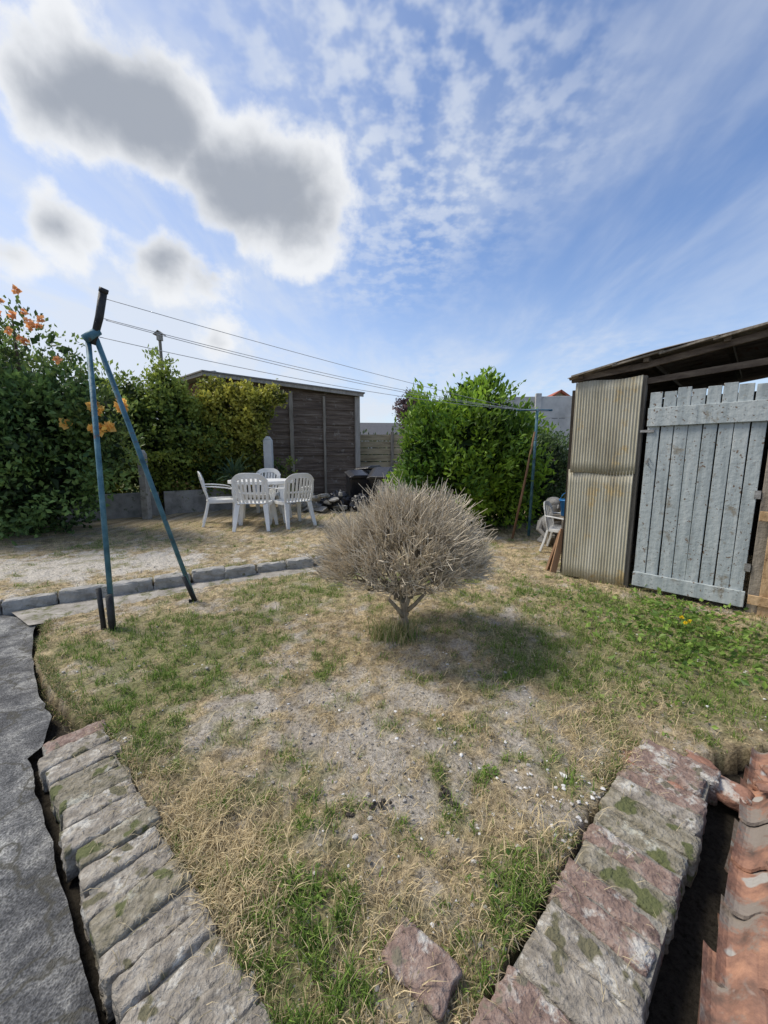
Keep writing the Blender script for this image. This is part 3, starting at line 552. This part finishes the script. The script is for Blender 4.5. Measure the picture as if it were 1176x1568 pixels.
mb=MB(); mb.box((W-.02,1.2,1.3),(.03,2.4,2.55)); mb.ob('end_wall',SW,E)
# fence, walls
FW=noisemat('fence_wood',[(.20,.16,.10),(.38,.31,.20),(.47,.39,.26)],(2,14,14),bump=.5)
E=empty('wooden_fence',(-.72,11.2,0),.05); mb=MB(); 
for i in range(9): mb.box((1.1,random.uniform(-.01,.01),.12+i*.19),(3.0,.02,.165))
mb.ob('boards',FW,E); mb=MB(); [mb.box((x_,-.04,.9),(.09,.07,1.8)) for x_ in(-.3,.95,2.4)]; mb.ob('posts',GW,E)
REN=noisemat('pale_render',[(.38,.38,.37),(.52,.52,.51),(.62,.62,.6)],(3,3,3),bump=.3)
E=empty('concrete_panel_wall',(2.9,9.4,0),-.12); mb=MB(); [mb.box((1.5,0,.25+i*.5),(3.6,.05,.49)) for i in range(5)]; mb.ob('panels',REN,E,bevel=.006); mb=MB(); [mb.box((x_,-.04,1.28),(.13,.1,2.56)) for x_ in(-.2,.65,1.5,3.2)]; mb.ob('posts',REN,E,bevel=.01)
E=empty('low_concrete_wall',(-5.6,6.5,0),math.atan2(1.6,2.2)); 
mb=MB(); [mb.box((x_,0,.24),(1.62,.06,.48)) for x_ in(-.9,.8,2.5)]; mb.ob('panels',noisemat('grey_wall_concrete',[(.15,.145,.13),(.27,.26,.24),(.36,.35,.32)],(4,4,4),bump=.6,spots=((.10,.11,.06),6,.58)),E,bevel=.01)
E=empty('concrete_fence_post',(-4.28,7.0,0)); MB().box((0,0,.6),(.12,.12,1.2)).sweep([(0,0,1.2),(0,0,1.26)],[.12,.05],.09,(1,0,0)).ob('post',KERB,E,bevel=.01)
E=empty('concrete_fence_post',(-2.42,8.3,0)); MB().box((0,0,.74),(.17,.14,1.48)).sweep([(0,0,1.48),(0,0,1.55)],[.17,.06],.1,(1,0,0)).ob('post',REN,E,bevel=.012)
# distant house
E=empty('distant_house',(11.7,27,0),-.1); HT=noisemat('white_house_render',[(.5,.5,.48),(.62,.62,.6)],(1,1,1)); RT=noisemat('red_roof_tiles',[(.30,.08,.05),(.45,.15,.09)],(6,6,20),bump=.5)
mb=MB(); mb.box((0,3,2.2),(2.6,6,4.4)); mb.poly([(-1.3,-.001,4.4),(1.3,-.001,4.4),(0,-.001,5.25)]); mb.ob('walls',HT,E)
mb=MB(); mb.poly([(-1.65,-.35,4.22),(0,-.35,5.36),(0,6,5.36),(-1.65,6,4.22)]); mb.poly([(0,-.35,5.36),(1.65,-.35,4.22),(1.65,6,4.22),(0,6,5.36)]); mb.ob('roof',RT,E,solid=.12)
mb=MB(); mb.box((0,-.02,3.6),(.9,.04,1.0)); mb.ob('window',DARK,E); mb=MB(); [mb.box((x_,-.05,3.6),(.07,.05,1.1)) for x_ in(-.47,0,.47)]; [mb.box((0,-.052,z_),(1.0,.05,.07)) for z_ in(3.07,4.13)]; mb.ob('window_frame',HT,E)
E=empty('distant_bungalow',(-1.2,34,0),.1); mb=MB(); mb.box((0,3,1.3),(7,6,2.6)); mb.ob('walls',HT,E); mb=MB(); mb.poly([(-3.9,-.4,2.5),(3.9,-.4,2.5),(3.0,3,4.0),(-3.0,3,4.0)]); mb.poly([(3.9,6.4,2.5),(-3.9,6.4,2.5),(-3.0,3,4.0),(3.0,3,4.0)]); mb.poly([(3.9,-.4,2.5),(3.9,6.4,2.5),(3,3,4)]);mb.poly([(-3.9,6.4,2.5),(-3.9,-.4,2.5),(-3,3,4)]); mb.ob('roof',noisemat('slate',[(.07,.075,.085),(.12,.12,.13)],(5,5,20)),E); MB().box((-1,-.02,1.5),(1.2,.05,1.2)).ob('window',DARK,E)
# street lamp and post beyond hedge
E=empty('street_lamp',(-8.9,19.8,0)); MB().tube([(0,0,0),(0,0,4.3),(.08,0,4.9),(.35,0,5.1)],[.07,.05,.04,.035],8).ob('column',REN,E,True); MB().sweep([(.3,0,5.1),(.75,0,5.13)],[.14,.2],.07,(0,1,0)).ob('lantern',REN,E,bevel=.02)
E=empty('wooden_birdhouse_post',(-4.72,8.7,0)); MB().tube([(0,0,0),(0,0,3.6)],.03,8).ob('pole',GW,E); mb=MB().box((0,0,3.62),(.09,.09,.14)); mb.sweep([(-.1,0,3.66),(0,0,3.74),(.1,0,3.66)],.14,.015,(0,1,0)); mb.ob('box',LW,E)
# ------------------------------------------------------------ garden furniture
PL=noisemat('white_plastic',[(.66,.66,.64),(.80,.80,.78)],(5,5,5),rough=.45,bump=.05,spots=((.52,.52,.49),5,.66))
def chair(loc,rz,s=1.0):
    e=empty('plastic_garden_chair',loc,rz); e.scale=(s,s,s)
    mb=MB(); mb.grid(lambda u,v_:((u-.5)*(.50-.06*(1-v_)),(v_-.5)*.46,.43-.02*math.sin(math.pi*u)*math.sin(math.pi*v_)-(.05*max(0,v_-.85)/.15)**1),12,10); mb.ob('seat',PL,e,True,solid=-.012)
    mb=MB()
    mb.sweep([(-.24,.235,.42),(.24,.235,.42)],.015,.05,(0,1,0))
    for sx in(-1,1):
        mb.sweep([(sx*.245,.20,.42),(sx*.275,.24,.2),(sx*.30,.27,0)],[.085,.07,.05],.04,(1,0,0)); mb.sweep([(sx*.215,-.20,.42),(sx*.24,-.25,.2),(sx*.265,-.31,0)],[.085,.07,.05],.04,(1,0,0))
        mb.sweep([(sx*.24,-.20,.42),(sx*.265,-.02,.42),(sx*.25,.2,.42)],.018,.06,(1,0,0))
    mb.ob('legs',PL,e,bevel=.008)
    top=lambda x:(x,-.215-.115+.06*(x/.25)**2, .88-.11*(x/.25)**4)
    mb=MB(); bt=lambda x:(x,-.215+.03*(x/.25)**2,.43)
    for i in range(7):
        x_=-.195+i*.065; t_=top(x_*1.05); b_=bt(x_*.9); mid=(x_,(t_[1]+b_[1])/2-.01,(t_[2]+b_[2])/2); mb.sweep([b_,mid,(t_[0],t_[1],t_[2]-.03)],[.036,.040,.040],.012,(1,0,0))
    xs_=[-.25+.5*i/14 for i in range(15)]; mb.sweep([top(x_) for x_ in xs_],.014,.085,(0,1,.15))
    mb.sweep([(x_,(top(x_)[1]*.45+bt(x_)[1]*.55),.60) for x_ in xs_],.012,.03,(0,1,0))
    for sx in(-1,1): 
        t_=top(sx*.25); mb.sweep([(sx*.235,-.20,.42),(sx*.26,-.24,.6),(t_[0],t_[1],t_[2]+.02)],.045,.02,(1,0,0))
        mb.sweep([(sx*.262,-.255,.68),(sx*.30,-.12,.675),(sx*.31,.06,.655),(sx*.30,.17,.63),(sx*.285,.215,.56),(sx*.25,.215,.42)],[.04,.055,.06,.055,.05,.05],.018,(1,0,0))
    mb.ob('back_and_arms',PL,e,bevel=.005); return e
chair((-2.03,6.10,.03),.1,.96); chair((-1.50,6.35,.03),.75,.94); chair((-2.72,6.50,.03),-1.15,.96); chair((-2.3,7.35,.03),math.pi-.2,.96)
e=chair((2.2,4.75,0),-2.2,.66)
E=empty('plastic_garden_table',(-2.1,6.75,.03),.1); mb=MB(); mb.grid(lambda u,v_:(.56*v_*math.cos(2*math.pi*u),.44*v_*math.sin(2*math.pi*u),.715-.002*v_),40,6); mb.ob('top',PL,E,True,solid=-.02)
mb=MB(); mb.sweep([(.55*math.cos(2*math.pi*i/40),.43*math.sin(2*math.pi*i/40),.695) for i in range(41)],.05,.02,(0,0,1)); [mb.sweep([(sx*.36,sy*.26,.69),(sx*.42,sy*.31,0)],[.09,.05],.04,(1,0,0)) for sx in(-1,1) for sy in(-1,1)]; mb.ob('rim_and_legs',PL,E,bevel=.005)
# yucca behind table
E=empty('yucca_plant'); MB().tube([(-2.9,7.6,0),(-2.88,7.6,.65)],[.06,.05],8).ob('trunk',BARK,E,True)
mb=MB(); rs=random.Random(8)
for i in range(60):
    a_=rs.uniform(0,6.28); el=rs.uniform(-.1,1.4); l=rs.uniform(.4,.6); c=Vector((-2.88,7.6,.65+rs.uniform(-.1,.15))); d=Vector((math.cos(a_)*math.cos(el),math.sin(a_)*math.cos(el),math.sin(el)))
    mb.sweep([c,c+d*l*.6,c+d*l+Vector((0,0,-.08))],[.03,.04,.004],.004,d.cross(Vector((0,0,1))))
mb.ob('leaves',noisemat('yucca_leaf',[(.03,.06,.03),(.08,.13,.06)],(5,5,5)),E)
# black bins / junk next to shed
BP=noisemat('black_plastic',[(.012,.012,.015),(.035,.035,.04)],(9,9,9),rough=.35,spec=.5)
def bin_(name,loc,rz,tilt):
    e=empty(name,loc,rz); e.rotation_euler=(tilt,0,rz); mb=MB(); 
    mb.sweep([(0,0,0),(0,0,.62)],[.34,.46],.34,(1,0,0)); mb.ob('body',BP,e,bevel=.03); mb=MB(); mb.sweep([(0,0,.625),(0,0,.66),(0,0,.70)],[.52,.50,.3],.42,(1,0,0)); mb.ob('lid',BP,e,bevel=.02); mb=MB(); mb.tube([(-.2,.22,.05),(.2,.22,.05)],.05,10); mb.tube([(-.18,.24,.6),(-.18,.3,.64),(.18,.3,.64),(.18,.24,.6)],.013,6); mb.ob('wheels_and_handle',BP,e)
bin_('wheeled_bin',(-.62,8.6,.12),.4,0.25); bin_('wheeled_bin',(.02,8.3,.2),-.3,.45); bin_('wheeled_bin',(-.3,8.9,.22),.9,-.1)
E=empty('black_refuse_sacks')
for c,s in(((-.95,8.2,.2),.28),((-.45,8.0,.18),.24),((.05,7.9,.15),.2),((-1.25,8.5,.15),.2)):
    bm=bmesh.new(); bmesh.ops.create_icosphere(bm,subdivisions=4,radius=s)
    for v_ in bm.verts: n_=mnoise.noise(v_.co*14+Vector(c)); n2_=mnoise.noise(v_.co*35); v_.co*=1+.22*n_+.08*n2_; v_.co.z*=.8; v_.co+=Vector(c)
    me=bpy.data.meshes.new('sack'); bm.to_mesh(me); bm.free(); me.materials.append(BP); link(bpy.data.objects.new('sack',me),E)
E=empty('rubbish_pile'); bm=bmesh.new(); rs=random.Random(6)
for i in range(26): rough_box(bm,(-1.3+rs.uniform(-.4,.45),7.9+rs.uniform(-.2,.2),rs.uniform(.03,.42)),(rs.uniform(.1,.4),rs.uniform(.06,.2),rs.uniform(.02,.1)),Matrix.Rotation(rs.uniform(0,3),3,'Z')@Matrix.Rotation(rs.uniform(-.6,.6),3,'X'),.015,3,i)
bm_ob(bm,'rubble',[KERB],E)
# ------------------------------------------------------------ statue + bucket
ST=noisemat('statue_stone',[(.26,.25,.23),(.42,.40,.37)],(12,12,12),bump=.6)
E=empty('stone_bust_statue',(2.30,5.25,0),.1); E.scale=(1.15,1.15,1.05)
def lathe(mb,prof,k=20,sx=1,sy=1,off=(0,0,0)):
    b=len(mb.v)
    for r_,z_ in prof:
        for j in range(k): a_=2*math.pi*j/k; mb.v.append((off[0]+r_*sx*math.cos(a_),off[1]+r_*sy*math.sin(a_),z_+off[2]))
    for i in range(len(prof)-1):
        for j in range(k): q=(j+1)%k; mb.f.append([b+i*k+j,b+i*k+q,b+i*k+k+q,b+i*k+k+j])
    mb.f.append([b+j for j in range(k)][::-1]); mb.f.append([b+(len(prof)-1)*k+j for j in range(k)])
mb=MB(); lathe(mb,[(.17,0),(.18,.03),(.15,.06),(.13,.1),(.15,.18),(.17,.25),(.165,.30),(.12,.345),(.055,.37),(.05,.40)],20,1,.7); mb.ob('torso',ST,E,True)
mb=MB(); lathe(mb,[(.02,.385),(.05,.40),(.068,.43),(.078,.47),(.078,.51),(.06,.55),(.02,.57)],18,.92,1.1); mb.sweep([(0,-.08,.505),(0,-.105,.465),(0,-.085,.455)],[.012,.03,.03],.02,(1,0,0)); mb.ob('head',ST,E,True)
mb=MB(); lathe(mb,[(.06,.50),(.092,.50),(.093,.53),(.075,.565),(.03,.587)],18,.95,1.08,(0,.012,0))
for sx in(-1,1): mb.sweep([(sx*.15,0,.29),(sx*.19,-.03,.18),(sx*.14,-.11,.10),(sx*.04,-.13,.10)],[.07,.06,.05,.05],.05,(0,1,.3))
mb.ob('hair_and_arms',ST,E,True,bevel=.01)
E=empty('blue_bucket',(2.32,4.9,.42)); mb=MB(); lathe(mb,[(.07,0),(.075,.005),(.10,.19),(.108,.19),(.108,.205),(.095,.205),(.07,.01)],24); mb.tube([(.1*math.cos(t_),0,.2+.1*math.sin(t_)) for t_ in np.linspace(0,math.pi,12)],.004,6); mb.ob('pail',noisemat('blue_plastic',[(.02,.16,.42),(.04,.22,.5)],(6,6,6),rough=.4),E,True)
E=empty('wooden_crate',(2.34,4.93,0),.2); mb=MB(); [mb.box((0,sy*.15,z_),(.34,.02,.08)) for sy in(-1,1) for z_ in(.06,.2,.36)]; [mb.box((sx*.16,sy*.14,.2),(.03,.02,.4)) for sx in(-1,1) for sy in(-1,1)]; mb.box((0,0,.405),(.34,.32,.015)); mb.ob('slats',GW,E)
E=empty('leaning_planks'); mb=MB(); mb.sweep([(1.72,3.86,0),(1.80,3.86,.45)],.06,.02,(1,0,0)); mb.sweep([(1.70,3.95,0),(1.84,4.0,.4)],.07,.02,(.5,.5,0)); mb.sweep([(2.5,4.9,0),(2.3,4.9,.9)],.06,.02,(.5,.5,0)); mb.ob('planks',noisemat('orange_wood',[(.25,.14,.08),(.38,.24,.14)],(20,20,3)),E)
# ------------------------------------------------------------ light
SD=Vector((-.78,.22,1.05)).normalized(); el=math.asin(SD.z)
sl=bpy.data.lights.new('sun','SUN'); sl.energy=3.8; sl.angle=math.radians(18); sl.color=(1,.93,.81)
so=link(bpy.data.objects.new('sun',sl)); so.rotation_euler=(-SD).to_track_quat('-Z','Y').to_euler()
w=bpy.data.worlds.new('World'); scene.world=w; w.use_nodes=True; nt=w.node_tree; nt.nodes.clear(); L=nt.links
sk=N(nt,'ShaderNodeTexSky',sky_type='NISHITA'); sk.sun_disc=False; sk.sun_elevation=el; sk.sun_rotation=math.atan2(SD.x,SD.y); sk.air_density=1.0; sk.dust_density=.6; sk.ozone_density=1.6
tc=N(nt,'ShaderNodeTexCoord'); D=tc.outputs['Generated']
def Mth(op,a,b=None,c=None,clamp=False):
    n_=nt.nodes.new('ShaderNodeMath'); n_.operation=op; n_.use_clamp=clamp
    for i,s in enumerate((a,b,c)):
        if s is None: continue
        if hasattr(s,'links'): L.new(s,n_.inputs[i])
        else: n_.inputs[i].default_value=s
    return n_.outputs[0]
def sstep(v_,a,b):
    n_=nt.nodes.new('ShaderNodeMapRange'); n_.interpolation_type='SMOOTHSTEP'; L.new(v_,n_.inputs[0]); n_.inputs[1].default_value=a; n_.inputs[2].default_value=b; return n_.outputs[0]
def noi(vec,scale,detail=6.,rough=.6,dist=0.):
    n_=N(nt,'ShaderNodeTexNoise',i_Scale=scale,i_Detail=detail,i_Roughness=rough,i_Distortion=dist); L.new(vec,n_.inputs['Vector']); return n_.outputs[0]
def dist_to(c,stretch=(1,1,1)):
    s=N(nt,'ShaderNodeVectorMath',operation='SUBTRACT'); L.new(D,s.inputs[0]); s.inputs[1].default_value=c
    m2=N(nt,'ShaderNodeVectorMath',operation='MULTIPLY'); L.new(s.outputs[0],m2.inputs[0]); m2.inputs[1].default_value=stretch
    l_=N(nt,'ShaderNodeVectorMath',operation='LENGTH'); L.new(m2.outputs[0],l_.inputs[0]); return l_.outputs['Value']
sep=N(nt,'ShaderNodeSeparateXYZ'); L.new(D,sep.inputs[0]); sx_,sy_,sz_=sep.outputs
zz=Mth('ADD',Mth('MAXIMUM',sz_,0.),.15); cb=N(nt,'ShaderNodeCombineXYZ'); L.new(Mth('DIVIDE',sx_,zz),cb.inputs[0]); L.new(Mth('DIVIDE',sy_,zz),cb.inputs[1]); PV=cb.outputs[0]
mp=N(nt,'ShaderNodeMapping'); mp.inputs['Rotation'].default_value=(0,0,math.radians(-28)); mp.inputs['Scale'].default_value=(1.5,.6,1); L.new(PV,mp.inputs[0])
big=noi(PV,1.0,3.,.5); alto=noi(PV,14.,3.,.55); wisp=noi(mp.outputs[0],1.5,5.,.6,.3)
leftness=Mth('MULTIPLY_ADD',sx_,-.9,.5)
near_=Mth('SUBTRACT',1.0,sstep(dist_to((.0,.76,.65)),.10,.48))
a1=Mth('MULTIPLY',sstep(alto,.38,.66),Mth('ADD',Mth('MULTIPLY',near_,.55),Mth('MULTIPLY',sstep(big,.46,.62),.16)))
a2=Mth('MULTIPLY',sstep(wisp,.36,.76),Mth('MULTIPLY_ADD',leftness,.28,.44))
haze=Mth('MULTIPLY',sstep(sz_,.45,.02),Mth('MULTIPLY_ADD',leftness,.6,.25))
lefth=Mth('MULTIPLY',sstep(leftness,.40,1.05),.42)
thin=Mth('ADD',Mth('ADD',a1,a2),Mth('ADD',haze,lefth),None,True)
thin=Mth('MULTIPLY',thin,.88)
nb=noi(D,8.,6.,.56,.1); nb2=noi(D,7.,4.,.55)
blob=None
for c,r_ in(((-.455,.70,.55),.13),((-.40,.735,.545),.13),((-.50,.68,.53),.10),((-.31,.80,.50),.10),((-.26,.83,.49),.14),((-.17,.86,.475),.13),((-.21,.84,.50),.14),((-.557,.736,.385),.075),((-.43,.82,.375),.09),((-.36,.84,.36),.07),((-.36,.885,.24),.05),((-.62,.70,.33),.05)):
    q=Mth('SUBTRACT',1.0,Mth('DIVIDE',dist_to(c,(1,1,1.35)),r_)); q=Mth('MULTIPLY',q,min(1,r_*7))
    blob=q if blob is None else Mth('MAXIMUM',blob,q)
cu=Mth('ADD',blob,Mth('MULTIPLY',Mth('SUBTRACT',nb,.5),2.0)); cum=Mth('MULTIPLY',sstep(cu,-.08,.30),.96)
core_=sstep(Mth('ADD',blob,Mth('ADD',Mth('MULTIPLY',Mth('SUBTRACT',nb,.5),.8),Mth('MULTIPLY',Mth('SUBTRACT',nb2,.5),.7))),.08,.72)
sc=mixc(nt,1.0,sk.outputs[0],(.98,1.04,1.18),'MULTIPLY')
wcol=(5.0,5.35,5.9)
c=mixc(nt,thin,sc,wcol); cc=mixc(nt,core_,(6.0,6.12,6.3),(2.5,2.72,3.1)); c=mixc(nt,cum,c,cc)
bg=N(nt,'ShaderNodeBackground'); bg.inputs[1].default_value=.15; L.new(c,bg.inputs[0]); o=N(nt,'ShaderNodeOutputWorld'); L.new(bg.outputs[0],o.inputs[0])
# ------------------------------------------------------------ camera
cam=bpy.data.cameras.new('camera'); cam.sensor_fit='VERTICAL'; cam.sensor_height=36; cam.lens=13.78; cam.clip_start=.05; cam.clip_end=1500
co=link(bpy.data.objects.new('camera',cam)); co.location=(0,0,1.2); co.rotation_euler=(math.radians(81.5),0,0); scene.camera=co
scene.view_settings.view_transform='Standard'; scene.view_settings.look='None'; scene.view_settings.exposure=0
